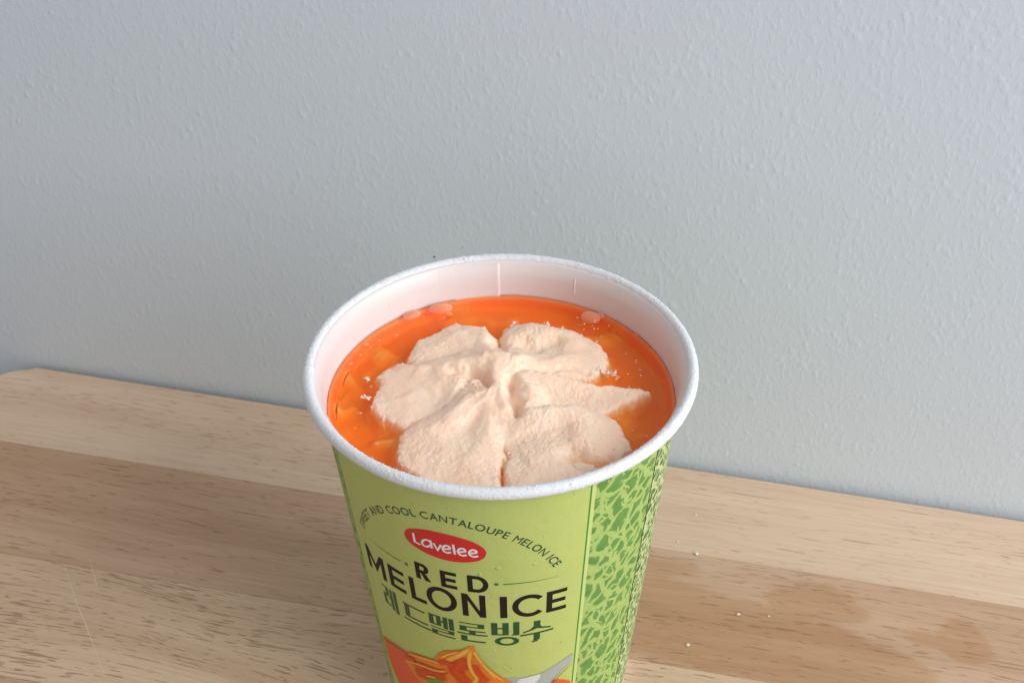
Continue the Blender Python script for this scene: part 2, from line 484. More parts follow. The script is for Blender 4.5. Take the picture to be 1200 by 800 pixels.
# ---- printing: thin ink layers laid on the sleeve
class Ink:
    def __init__(s, off=0.05): s.bm = bmesh.new(); s.off = off
    def poly(s, pts):
        pts = [p for i, p in enumerate(pts) if i == 0 or (abs(p[0] - pts[i - 1][0]) + abs(p[1] - pts[i - 1][1])) > 1e-6]
        vs = [s.bm.verts.new((x, y, 0)) for x, y in pts]
        f = s.bm.faces.new(vs)
        if f.calc_area() > 0: f.normal_update()
        if f.normal.z < 0: f.normal_flip()
    def rect(s, x0, x1, y0, y1): s.poly([(x0, y0), (x1, y0), (x1, y1), (x0, y1)])
    def ring(s, cx, cy, ro, ri, a0=0, a1=360, n=36):
        for k in range(n):
            t0 = math.radians(a0 + (a1 - a0) * k / n); t1 = math.radians(a0 + (a1 - a0) * (k + 1) / n)
            s.poly([(cx + ri[0] * math.cos(t0), cy + ri[1] * math.sin(t0)), (cx + ro[0] * math.cos(t0), cy + ro[1] * math.sin(t0)),
                    (cx + ro[0] * math.cos(t1), cy + ro[1] * math.sin(t1)), (cx + ri[0] * math.cos(t1), cy + ri[1] * math.sin(t1))])
    def stroke(s, pl, wd, taper=False, ax=0.69):
        """a ribbon of width wd (mm) along points in (deg, mm)"""
        P = [Vector((x * ax, y)) for x, y in pl]
        Q = []
        for k in range(len(P) - 1):           # smooth a little
            Q.append(P[k])
        Q.append(P[-1])
        L, R = [], []
        for k, p in enumerate(Q):
            d = (Q[min(k + 1, len(Q) - 1)] - Q[max(k - 1, 0)]).normalized()
            if 0 < k < len(Q) - 1:
                d0 = (Q[k] - Q[k - 1]).normalized(); d1 = (Q[k + 1] - Q[k]).normalized()
                sc = 1 / max(0.5, math.sqrt((1 + d0.dot(d1)) / 2))
            else: sc = 1
            ww = wd / 2 * sc
            if taper: ww *= 0.15 + 0.85 * math.sin(math.pi * (k + .001) / (len(Q) - 1)) if taper == 2 else (0.12 + 0.88 * k / (len(Q) - 1) if taper == 1 else 1 - 0.88 * k / (len(Q) - 1))
            nn = Vector((-d.y, d.x)) * ww
            L.append(p + nn); R.append(p - nn)
        for k in range(len(Q) - 1):
            s.poly([(L[k].x / ax, L[k].y), (R[k].x / ax, R[k].y), (R[k + 1].x / ax, R[k + 1].y), (L[k + 1].x / ax, L[k + 1].y)])
    def soft(s, pl, wd, ax=0.69):
        """a ribbon that fades out to both sides and ends"""
        lay = s.bm.verts.layers.float.get('fade') or s.bm.verts.layers.float.new('fade')
        P = [Vector((x * ax, y)) for x, y in pl]
        rows = []
        n_ = len(P)
        for k, p in enumerate(P):
            d = (P[min(k + 1, n_ - 1)] - P[max(k - 1, 0)]).normalized()
            nn = Vector((-d.y, d.x)) * wd / 2
            a = min(1.0, 2.2 * math.sin(math.pi * (k + .02) / (n_ - 1 + .04)))
            row = []
            for t, al in ((-1, 0), (-.5, .75), (0, 1), (.5, .75), (1, 0)):
                q = p + nn * t
                v_ = s.bm.verts.new((q.x / ax, q.y, 0)); v_[lay] = al * a
                row.append(v_)
            rows.append(row)
        for r0, r1 in zip(rows[:-1], rows[1:]):
            for j in range(4): s.bm.faces.new((r0[j], r0[j + 1], r1[j + 1], r1[j]))
    def done(s, name, mat, parent=None, smooth=False, cut=2.0):
        bm = s.bm
        if bm.faces:
            bmesh.ops.triangulate(bm, faces=[f for f in bm.faces if len(f.verts) > 4])
        xs = [v_.co.x for v_ in bm.verts]
        x = math.ceil(min(xs) / cut) * cut
        while x < max(xs):
            bmesh.ops.bisect_plane(bm, geom=bm.verts[:] + bm.edges[:] + bm.faces[:], plane_co=(x + .0137, 0, 0), plane_no=(1, 0, 0), dist=1e-5)
            x += cut
        for f in bm.faces:
            f.normal_update()
            if f.normal.z < 0: f.normal_flip()
        for v_ in bm.verts: v_.co = on_cup(v_.co.x, v_.co.y, s.off)
        return from_bm(name, bm, mat, parent or cup)

def spline(pl, n=5):
    out = []
    P = [pl[0]] + list(pl) + [pl[-1]]
    for k in range(1, len(P) - 2):
        for t in range(n):
            t_ = t / n
            q = []
            for c in range(len(pl[0])):
                p0, p1, p2, p3 = P[k - 1][c], P[k][c], P[k + 1][c], P[k + 2][c]
                q.append(0.5 * (2 * p1 + (p2 - p0) * t_ + (2 * p0 - 5 * p1 + 4 * p2 - p3) * t_ ** 2 + (3 * p1 - p0 - 3 * p2 + p3) * t_ ** 3))
            out.append(tuple(q))
    out.append(tuple(pl[-1]))
    return out

m_black = flat('black_ink', (0.014, 0.011, 0.012, 1), 0.55, Specular_IOR_Level=0.2)
m_dkgreen = flat('dark_green_ink', lin(22, 78, 44), 0.4)
m_green = flat('green_ink', lin(44, 118, 48), 0.4)
m_red = flat('red_ink', lin(208, 26, 30), 0.38)
m_white = flat('white_ink', (0.80, 0.79, 0.78, 1), 0.4)

def letter(ink, ch, b, sw, bh):
    """b = (phi0, phi1, z0, z1); sw = stem width in degrees, bh = bar height in mm"""
    x0, x1, y0, y1 = b
    W, H = x1 - x0, y1 - y0
    if ch == 'I': ink.rect(x0, x1, y0, y1)
    elif ch == 'E':
        ym = (y0 + y1) / 2
        ink.rect(x0, x0 + sw, y0, y1)
        ink.rect(x0 + sw, x1, y0, y0 + bh); ink.rect(x0 + sw, x1, y1 - bh, y1); ink.rect(x0 + sw, x1 - W * .06, ym - bh / 2, ym + bh / 2)
    elif ch == 'L':
        ink.rect(x0, x0 + sw, y0, y1); ink.rect(x0 + sw, x1, y0, y0 + bh)
    elif ch == 'O': ink.ring((x0 + x1) / 2, (y0 + y1) / 2, (W / 2, H / 2), (W / 2 - sw, H / 2 - bh))
    elif ch == 'C':
        ink.ring((x0 + x1) / 2 + W * .06, (y0 + y1) / 2, (W * .56, H / 2), (W * .56 - sw, H / 2 - bh), 42, 318)
    elif ch == 'N':
        ink.rect(x0, x0 + sw, y0, y1); ink.rect(x1 - sw, x1, y0, y1)
        ink.poly([(x0 + sw, y1), (x0 + sw, y1 - bh * 1.75), (x1 - sw, y0), (x1 - sw, y0 + bh * 1.75)])
    elif ch == 'M':
        xm = (x0 + x1) / 2
        ink.rect(x0, x0 + sw, y0, y1); ink.rect(x1 - sw, x1, y0, y1)
        ink.poly([(x0 + sw, y1), (x0 + sw, y1 - bh * 2.1), (xm, y0 + H * .08), (xm, y0 + H * .08 + bh * 2.1)])
        ink.poly([(xm, y0 + H * .08 + bh * 2.1), (xm, y0 + H * .08), (x1 - sw, y1 - bh * 2.1), (x1 - sw, y1)])
    elif ch == 'D':
        ink.rect(x0, x0 + sw, y0, y1)
        c = x0 + W * .45
        ink.rect(x0 + sw, c, y0, y0 + bh); ink.rect(x0 + sw, c, y1 - bh, y1)
        ink.ring(c, (y0 + y1) / 2, (x1 - c, H / 2), (x1 - c - sw, H / 2 - bh), -90, 90, 20)
    elif ch == 'R':
        ink.rect(x0, x0 + sw, y0, y1)
        c = x0 + W * .52; ys = y0 + H * .40; cy = (ys + y1) / 2; hh = (y1 - ys) / 2
        ink.rect(x0 + sw, c, ys, ys + bh * .9); ink.rect(x0 + sw, c, y1 - bh * .9, y1)
        ink.ring(c, cy, (x1 - .4 - c, hh), (x1 - .4 - c - sw * .95, hh - bh * .9), -90, 90, 16)
        ink.poly([(x0 + W * .38, ys), (x1 - sw * 1.15, y0), (x1 + .1, y0), (x0 + W * .38 + sw * 1.1, ys)])

for word, items, sw, bh in (('RED', [('R', (-31, -25.5, 66, 71.8)), ('E', (-21.7, -16.1, 65.9, 71.7)), ('D', (-12.5, -5.6, 65.9, 71.8))], 1.75, 1.15),
                        ('MELON', [('M', (-57.6, -46.6, 56.9, 65.0)), ('E', (-44.4, -36.9, 57.2, 65.0)), ('L', (-34.7, -28.4, 57, 65.0)), ('O', (-28.0, -16.8, 56.7, 65.2)), ('N', (-15.0, -6.9, 56.8, 65.0))], 2.05, 1.3),
                        ('ICE', [('I', (-2.1, .3, 56.9, 64.8)), ('C', (2.0, 12.6, 56.8, 64.9)), ('E', (13.7, 20.9, 57.1, 64.7))], 2.05, 1.3)):
    for ch, b in items:
        ink = Ink()
        letter(ink, ch, b, sw, bh)
        ink.done('title_letter', m_black)

# Korean title
HG = {
 'le': ((-50.9, -43.2, 46.2, 54.6), [('r', 0, .44, .9, .96), ('r', .24, .44, .62, .9), ('r', 0, .44, .56, .62), ('r', 0, .22, .22, .56), ('r', 0, .48, .15, .22),
        ('r', .44, .53, .48, .58), ('r', .53, .72, .06, .96), ('r', .79, 1, 0, 1)]),
 'deu': ((-40.0, -28.9, 46.6, 53.4), [('r', 0, .88, .92, 1), ('r', .05, .26, .36, .92), ('r', .05, .95, .28, .36), ('r', -.05, 1.05, .04, .12)]),
 'mel': ((-28.6, -18.9, 46.3, 54.2), [('r', 0, .2, .5, .98), ('r', .2, .31, .92, .98), ('r', .2, .31, .5, .56), ('r', .31, .49, .5, .98), ('r', .49, .58, .7, .78), ('r', .58, .76, .44, 1), ('r', .81, 1, .44, 1),
        ('r', .04, 1, .345, .39), ('r', .76, .98, .26, .345), ('r', .06, .98, .21, .26), ('r', .06, .3, .1, .21), ('r', .06, 1, .04, .1)]),
 'ron': ((-17.6, -7.0, 46.7, 54.2), [('r', .08, .92, .93, .98), ('r', .7, .92, .81, .93), ('r', .08, .92, .76, .81), ('r', .08, .32, .62, .76), ('r', .08, .94, .56, .62),
        ('r', .4, .62, .45, .56), ('r', -.02, 1.02, .385, .45), ('r', .1, .32, .1, .32), ('r', .1, .94, .03, .1)]),
 'bing': ((-5.4, 4.4, 46.3, 55.2), [('r', 0, .22, .45, .98), ('r', .4, .62, .45, .98), ('r', .22, .4, .72, .77), ('r', .22, .4, .45, .5), ('r', .78, 1, .48, 1), ('r', .72, 1, .43, .48),
        ('o', .55, .19, .44, .19, .25, .12)]),
 'su': ((4.9, 16.4, 46.4, 54.8), [('r', .4, .6, .78, 1), ('p', [(.4, .78), (.6, .78), (.5, .66), (.34, .59), (.06, .5), (.06, .55), (.3, .65)]), ('p', [(.6, .78), (.66, .70), (.93, .64), (.93, .58), (.62, .63), (.5, .66)]),
        ('p', [(-.02, .37), (1.02, .45), (1.02, .52), (-.02, .44)]), ('p', [(.4, .12), (.6, .17), (.6, .415), (.4, .40)]), ('p', [(.34, .03), (.5, .06), (.6, .17), (.4, .12), (.34, .07)])]),
}
for k, (b, parts) in HG.items():
    ink = Ink()
    X = lambda x: b[0] + x * (b[1] - b[0]); Y = lambda y: b[2] + y * (b[3] - b[2])
    for p_ in parts:
        if p_[0] == 'r': ink.rect(X(p_[1]), X(p_[2]), Y(p_[3]), Y(p_[4]))
        elif p_[0] == 'p': ink.poly([(X(x), Y(y)) for x, y in p_[1]])
        else:
            sx, sy = b[1] - b[0], b[3] - b[2]
            ink.ring(X(p_[1]), Y(p_[2]), (p_[3] * sx, p_[4] * sy), (p_[5] * sx, p_[6] * sy))
    ink.done('korean_letter', m_dkgreen)

# red badge with the brand written in white
bp_ = [(-33.04, 80.43), (-32.09, 81.94), (-29.98, 83.14), (-24.37, 84.54), (-17.1, 84.71), (-11.8, 83.99), (-8.19, 82.76), (-6.19, 81.24), (-5.82, 79.68), (-6.89, 78.01),
       (-9.65, 76.75), (-14.09, 75.93), (-19.19, 75.7), (-25.0, 76.17), (-29.81, 77.3), (-32.41, 78.67), (-33.04, 80.43)]
ink = Ink(0.05); ink.poly(spline(bp_, 5)[:-1]); badge = ink.done('brand_badge', m_red)
ink = Ink(0.09)
for pl in ([(-29.44, 81.9), (-29.32, 79.0), (-27.3, 78.8)],
           [(-23.75, 80.9), (-24.72, 81.15), (-26.0, 80.6), (-26.6, 79.6), (-26.2, 78.85), (-24.9, 78.8), (-23.75, 79.6)], [(-23.5, 81.4), (-23.3, 78.7)],
           [(-22.62, 80.7), (-21.35, 78.7), (-20.0, 80.7)],
           [(-19.33, 79.55), (-17.2, 80.05), (-17.63, 80.84), (-18.77, 80.75), (-19.5, 79.8), (-19.3, 78.9), (-18.3, 78.5), (-16.9, 78.95)],
           [(-16.0, 81.7), (-15.7, 78.5)],
           [(-14.45, 79.5), (-12.35, 80.0), (-12.75, 80.8), (-13.85, 80.7), (-14.6, 79.8), (-14.3, 78.9), (-13.2, 78.45), (-11.9, 78.9)],
           [(-10.9, 79.5), (-8.8, 80.0), (-9.25, 80.75), (-10.33, 80.65), (-11.06, 79.8), (-10.75, 78.9), (-9.6, 78.5), (-8.3, 78.95)]):
    ink.stroke(spline(pl, 4) if len(pl) > 3 else pl, 0.55)
ink.done('brand_lettering', m_white, badge)

# thin rules and dots either side of RED
for pl, tp in (([(-53.2, 69.2), (-47, 69.3), (-42.6, 69.25), (-36.9, 69.25)], 1), ([(-.8, 69.25), (6, 69.4), (12, 69.5), (17.6, 69.6)], 3)):
    ink = Ink(); ink.stroke(spline(pl, 5), 0.36, tp); ink.done('green_rule', m_green)
for cx in (-34.5, -3.0):
    ink = Ink(); ink.ring(cx, 69.25, (.75, .5), (.02, .014), n=16); ink.done('green_dot', m_green)

# arched line of small capitals
def glyph_mesh(ch, cache={}):
    if ch not in cache:
        cu = bpy.data.curves.new('g', 'FONT'); cu.body = ch; cu.size = 1.0; cu.resolution_u = 4; cu.offset = 0.0 if ch in 'MNW' else 0.011
        o = bpy.data.objects.new('g', cu); COL.objects.link(o)
        dg = bpy.context.evaluated_depsgraph_get(); dg.update()
        me = bpy.data.meshes.new_from_object(o.evaluated_get(dg))
        V = [tuple(v_.co) for v_ in me.vertices]; Fc = [tuple(p.vertices) for p in me.polygons]
        bpy.data.objects.remove(o); bpy.data.curves.remove(cu); bpy.data.meshes.remove(me)
        cache[ch] = (V, Fc)
    return cache[ch]
ARC_C, ARC_Z, ARC_R = -18.9, 61.6, 26.9
text = 'SWEET AND COOL CANTALOUPE MELON ICE'
size = 3.15
adv = []
for ch in text:
    if ch == ' ': adv.append((0, 1.15)); continue
    V, _f = glyph_mesh(ch); x0 = min(p[0] for p in V); x1 = max(p[0] for p in V)
    adv.append((x0 * size, (x1 - x0) * size + (0.42 if ch not in 'ALT' else 0.25)))
total = sum(a[1] for a in adv)
A0, A1 = math.radians(69.0), math.radians(-65.5)
cur = 0.0
words = {}
wi = 0
for ch, (x0, ad) in zip(text, adv):
    if ch == ' ': wi += 1; cur += ad; continue
    V, Fc = glyph_mesh(ch)
    if wi not in words: words[wi] = ([], [])
    wv, wf = words[wi]
    base = len(wv)
    for (x, y, _z) in V:
        t = A0 + (A1 - A0) * (cur + x * size - x0) / total
        r = ARC_R + y * size
        s_ = -r * math.sin(t); zz = ARC_Z + r * math.cos(t)
        wv.append(tuple(on_cup(ARC_C + s_ / 0.705, zz, 0.05)))
    wf += [tuple(base + i_ for i_ in q) for q in Fc]
    cur += ad
for k, (wv, wf) in words.items():
    from_py('arched_lettering', wv, wf, m_dkgreen, cup)

# printed picture of the dessert at the foot of the panel
m_flesh = flat('orange_red_ink', lin(226, 88, 38), 0.42)
m_or1 = flat('orange_ink', lin(228, 128, 36), 0.42)
def fading_ink(name, col):
    g = N(name)
    b = g.n('ShaderNodeBsdfPrincipled'); b.inputs['Base Color'].default_value = col; b.inputs['Roughness'].default_value = 0.42
    tr = g.n('ShaderNodeBsdfTransparent')
    at = g.n('ShaderNodeAttribute'); at.attribute_name = 'fade'
    mx = g.n('ShaderNodeMixShader'); g.put(mx.inputs[0], at.outputs['Fac']); g.put(mx.inputs[1], tr.outputs[0]); g.put(mx.inputs[2], b.outputs[0])
    g.t.links.new(mx.outputs[0], g.out.inputs[0])
    return g.m
m_or2 = fading_ink('light_orange_ink', lin(242, 184, 76))
m_or3 = fading_ink('deep_orange_ink', lin(214, 74, 22))
m_sp = flat('grey_ink', lin(166, 174, 166), 0.42)
m_leaf = flat('leaf_green_ink', lin(104, 150, 44), 0.42)
m_sp2 = flat('pale_grey_ink', lin(214, 216, 214), 0.42)
m_dk = flat('brown_ink', lin(120, 52, 22), 0.42)
PIC = [('picture_flesh', m_flesh, [(-62.45, 26.91), (-51.47, 30.25), (-42.8, 31.89), (-44.54, 27.61), (-39.14, 25.48), (-33.45, 23.48), (-33, 13), (-56.03, 10.93), (-61.66, 15.99), (-62.57, 23.88)]),
       ('picture_spoon', m_sp, [(25.51, 37.97), (20.17, 36.17), (12.54, 33.54), (6.34, 32.94), (-0.85, 33.21), (-2, 28), (8, 24), (16.46, 28.27), (20.96, 32.16), (25.5, 34.73)]),
       ('picture_spoon_bowl', m_sp2, [(12.54, 33.44), (8.1, 32.93), (4.59, 32.42), (2.82, 30.66), (5, 27), (10.41, 29.67), (12.15, 31.72)]),
       ('picture_flesh', m_flesh, [(16.94, 28.14), (18.28, 29.58), (21.73, 28.56), (25.43, 26.62), (25.47, 16), (14, 14), (10, 22)]),
       ('picture_cream', m_or1, [(-43.08, 31.74), (-39.39, 33.48), (-32.8, 34.82), (-25.49, 35.37), (-22.49, 33.7), (-18.44, 32.33), (-15.24, 29.82), (-18, 20), (-25.72, 20), (-33.45, 20.48), (-39.45, 22.24), (-43.92, 25.47), (-45.83, 26.71), (-44.34, 28.78)]),
       ('picture_cream', m_or1, [(-29.19, 35.42), (-25.99, 39.19), (-22.52, 41.27), (-17.29, 42.89), (-14.54, 44.48), (-12.85, 45.55), (-11.99, 45.25), (-11.77, 43.24), (-10.92, 41.82), (-8.97, 39.18), (-5.29, 35.97), (-1.5, 33.22), (2.5, 29.76), (0, 20), (-12.11, 20.31), (-18.85, 28.64), (-21.89, 32.82), (-25.19, 34.95)]),
       ('picture_leaf', m_leaf, [(-35.37, 25.51), (-34.42, 26.96), (-32.11, 28.11), (-28.83, 28.66), (-26.69, 27.66), (-25.0, 25.56), (-27, 21), (-32.45, 21.48)])]
off = 0.05
picture = None
for nm, mt, pl in PIC:
    off += 0.03
    ink = Ink(off)
    sm = spline(pl + [pl[0]], 3)[:-1] if 'flesh' not in nm and 'spoon' not in nm else pl
    ink.poly(sm); ink.done(nm, mt)
for nm, mt, wd, tp, pl in (('cream_shade', m_or3, 1.3, 2, [(-42.1, 28.4), (-35.25, 30.6), (-31.1, 31.0), (-27.19, 31.3), (-23.3, 32.6)]),
                       ('cream_shade', m_or3, 2.6, 2, [(-15.0, 41.0), (-17.96, 36.69), (-20.2, 34.0), (-18.2, 31.6), (-15.6, 28.85)]),
                       ('cream_shade', m_or3, 2.0, 2, [(-13.5, 38.2), (-11.55, 34.46), (-8.14, 30.9)]),
                       ('cream_shade', m_or3, 2.2, 2, [(-40.5, 26.0), (-36, 26.6), (-31, 29.0), (-24, 29.5)]),
                       ('cream_highlight', m_or2, .9, 2, [(-45.45, 27.3), (-41.61, 28.9), (-35.46, 30.3), (-30.46, 30.9), (-26.49, 31.7), (-23.34, 33.1)]),
                       ('cream_highlight', m_or2, 1.8, 2, [(-25.11, 35.7), (-21.1, 38.8), (-17.4, 41.2), (-12.99, 44.81)]),
                       ('cream_highlight', m_or2, 1.3, 2, [(-12.6, 44.93), (-14.0, 41.27), (-14.23, 37.42), (-13.2, 34.45), (-12.0, 32.2), (-14.9, 28.8)]),
                       ('cream_highlight', m_or2, 1.1, 2, [(-12.2, 44.0), (-10.9, 41.28), (-7.63, 36.83), (-3.71, 32.5)]),
                       ('cream_highlight', m_or2, .7, 2, [(-42.5, 32.0), (-37.5, 33.3), (-31, 34.7), (-25.5, 35.0)]),
                       ('cream_highlight', m_or2, .8, 2, [(-26.0, 37.5), (-22.0, 40.3), (-18.0, 42.2)]),
                       ('cream_highlight', m_or2, .8, 2, [(-9.8, 39.5), (-6.0, 35.8), (-1.5, 32.2)]),
                       ('cream_highlight', m_or2, .8, 2, [(-34, 26.9), (-32.0, 27.6), (-29.2, 28.1)]),
                       ('cream_shade', m_or3, 1.2, 2, [(-27.0, 35.0), (-23.5, 36.6), (-20.5, 36.0)]),
                       ('cream_shade', m_or3, 1.2, 2, [(-44.6, 29.4), (-42, 30.3), (-38.5, 31.0)]),
                       ('picture_edge', m_dk, .35, 2, [(-62.3, 27.0), (-51.47, 30.35), (-43.2, 31.99)]),
                       ('picture_edge', m_dk, .3, 2, [(25.4, 34.6), (20.96, 32.0), (16.46, 28.1), (12, 26)])):
    off += 0.02
    ink = Ink(off)
    if nm == 'picture_edge': ink.stroke(spline(pl, 5), wd, tp)
    else: ink.soft(spline(pl, 6), wd * (1.15 if 'high' in nm else 2.1))
    ink.done(nm, mt)

# ------------------------------------------------------------------ contents of the cup
ZS = 92.39                                   # syrup level above the sleeve bottom
def vnoise(X, Y, scale, seed):
    r = np.random.default_rng(seed).random((256, 256))
    x = X * scale + 1000.0; y = Y * scale + 1000.0
    xi = np.floor(x).astype(int); yi = np.floor(y).astype(int)
    fx = x - xi; fy = y - yi
    fx = fx * fx * (3 - 2 * fx); fy = fy * fy * (3 - 2 * fy)
    g = lambda a, b: r[a % 256, b % 256]
    return ((g(xi, yi) * (1 - fx) + g(xi + 1, yi) * fx) * (1 - fy) + (g(xi, yi + 1) * (1 - fx) + g(xi + 1, yi + 1) * fx) * fy) * 2 - 1
def fbm(X, Y, scale, seed, octv=3, gain=0.5):
    o = 0; a = 1
    for k in range(octv):
        c, s_ = math.cos(k * 1.1 + .3), math.sin(k * 1.1 + .3)
        o = o + a * vnoise(X * c - Y * s_, X * s_ + Y * c, scale * 2 ** k, seed + k); a *= gain
    return o
def seg_dist(X, Y, pl):
    """distance to a polyline and interpolated third value"""
    best = np.full(X.shape, 1e9); val = np.zeros(X.shape)
    for a, b in zip(pl[:-1], pl[1:]):
        dx, dy = b[0] - a[0], b[1] - a[1]
        t = np.clip(((X - a[0]) * dx + (Y - a[1]) * dy) / (dx * dx + dy * dy + 1e-9), 0, 1)
        d = np.hypot(X - a[0] - t * dx, Y - a[1] - t * dy)
        m = d < best
        best = np.where(m, d, best)
        if len(a) > 2: val = np.where(m, a[2] + t * (b[2] - a[2]), val)
    return best, val
def poly_sd(X, Y, pl):
    d, _v = seg_dist(X, Y, list(pl) + [pl[0]])
    ins = np.zeros(X.shape, bool)
    n_ = len(pl)
    for i in range(n_):
        x0, y0 = pl[i][:2]; x1, y1 = pl[(i + 1) % n_][:2]
        c = ((y0 > Y) != (y1 > Y)) & (X < (x1 - x0) * (Y - y0) / (y1 - y0 + 1e-12) + x0)
        ins ^= c
    return np.where(ins, d, -d)

PETALS = {
 'UL': [(-22.7, 12.5), (-22.3, 16.7), (-20.1, 21.3), (-14.4, 25.2), (-11.1, 28.3), (-7.2, 26.4), (-4.0, 26.3), (-0.6, 21.4), (0.0, 16.7), (0.7, 5.9), (-4.5, 5.5), (-9.7, 7.0), (-18.1, 9.3)],
 'UR': [(-0.2, 21.7), (1.4, 25.0), (5.3, 26.3), (9.9, 26.3), (14.4, 24.9), (18.8, 22.7), (21.2, 20.7), (24.3, 18.1), (26.0, 15.1), (26.3, 12.0), (25.6, 7.5), (21.3, 4.0), (11.0, 3.1), (2.8, 4.1), (0.4, 16.0)],
 'RR': [(0.8, 7.6), (8.9, 6.3), (13.3, 4.6), (19.9, 1.6), (24.1, 0.5), (28.9, -0.2), (32.6, -0.8), (35.1, -2.0), (33.5, -3.4), (28.5, -6.1), (25.2, -8.8), (22.1, -11.1), (14.2, -11.2), (6.4, -9.8), (1.6, -3.2)],
 'LL': [(0.7, 6.3), (-4.4, 9.9), (-9.5, 8.8), (-13.9, 8.6), (-18.9, 8.5), (-25.3, 10.1), (-28.3, 8.1), (-30.4, 7.0), (-29.1, 4.6), (-29.1, 1.0), (-30.7, -2.8), (-29.6, -6.0), (-26.7, -9.9), (-22.4, -13.4), (-20.7, -12.6), (-13.5, -6.7), (-8.6, -2.4), (-1.0, 2.2)],
 'FL': [(-22.4, -13.4), (-23.1, -17.0), (-23.8, -20.5), (-23.3, -24.0), (-21.6, -26.6), (-18.6, -30.0), (-13.1, -33.2), (-7.6, -35.8), (-3.7, -36.5), (-0.6, -36.0), (-0.0, -23.1), (0.9, -14.3), (1.8, -3.4), (-1.5, 3.2), (-8.6, -1.0), (-13.6, -5.8), (-20.7, -12.0)],
 'FR': [(-0.2, -36.1), (0.1, -20.5), (1.1, -12.8), (3.0, -8.0), (10.4, -6.9), (17.4, -7.2), (22.3, -8.7), (24.6, -9.7), (26.7, -12.5), (27.5, -16.2), (28.7, -19.8), (28.7, -21.9), (25.5, -25.5), (20.8, -29.4), (17.2, -31.8), (12.0, -34.3), (5.5, -36.3)],
}
# crest lines of each petal: x, y, height (mm above the syrup); slope of the flanks
CREST = {
 'UL': (0.28, [(-18, 15, 2.0), (-11, 20, 3.0), (-5, 18.5, 3.4), (-1, 12, 3.8), (0, 7, 5)]),
 'UR': (0.30, [(1.5, 19, 2.2), (8, 21, 3.6), (15, 18.5, 3.3), (22, 13, 2.2), (12, 8, 3.2), (3, 8, 4.5)]),
 'RR': (0.40, [(-1, 6.8, 7.0), (4.8, 5.9, 6.2), (10.9, 3.6, 5.3), (20.8, 0.5, 3.8), (27, -.9, 2.3), (33.5, -2.0, 1.0)]),
 'LL': (0.30, [(-27, 6.5, 1.6), (-20, 6.2, 3.2), (-13.8, 6.1, 4.2), (-8.5, 6.6, 5.2), (-3.7, 6.2, 7.0)]),
 'FL': (0.27, [(-17, -16, 2.6), (-11, -11, 3.6), (-6, -8, 4.0), (-2, -10, 4.3), (-2.5, -18, 3.4), (-8, -26, 2.0)]),
 'FR': (0.30, [(3.2, -13, 3.0), (5, -11.4, 4.3), (8.3, -10.3, 4.9), (13.2, -10.7, 4.4), (18, -14, 3.3), (16, -22, 2.6), (6, -26, 2.3)]),
}

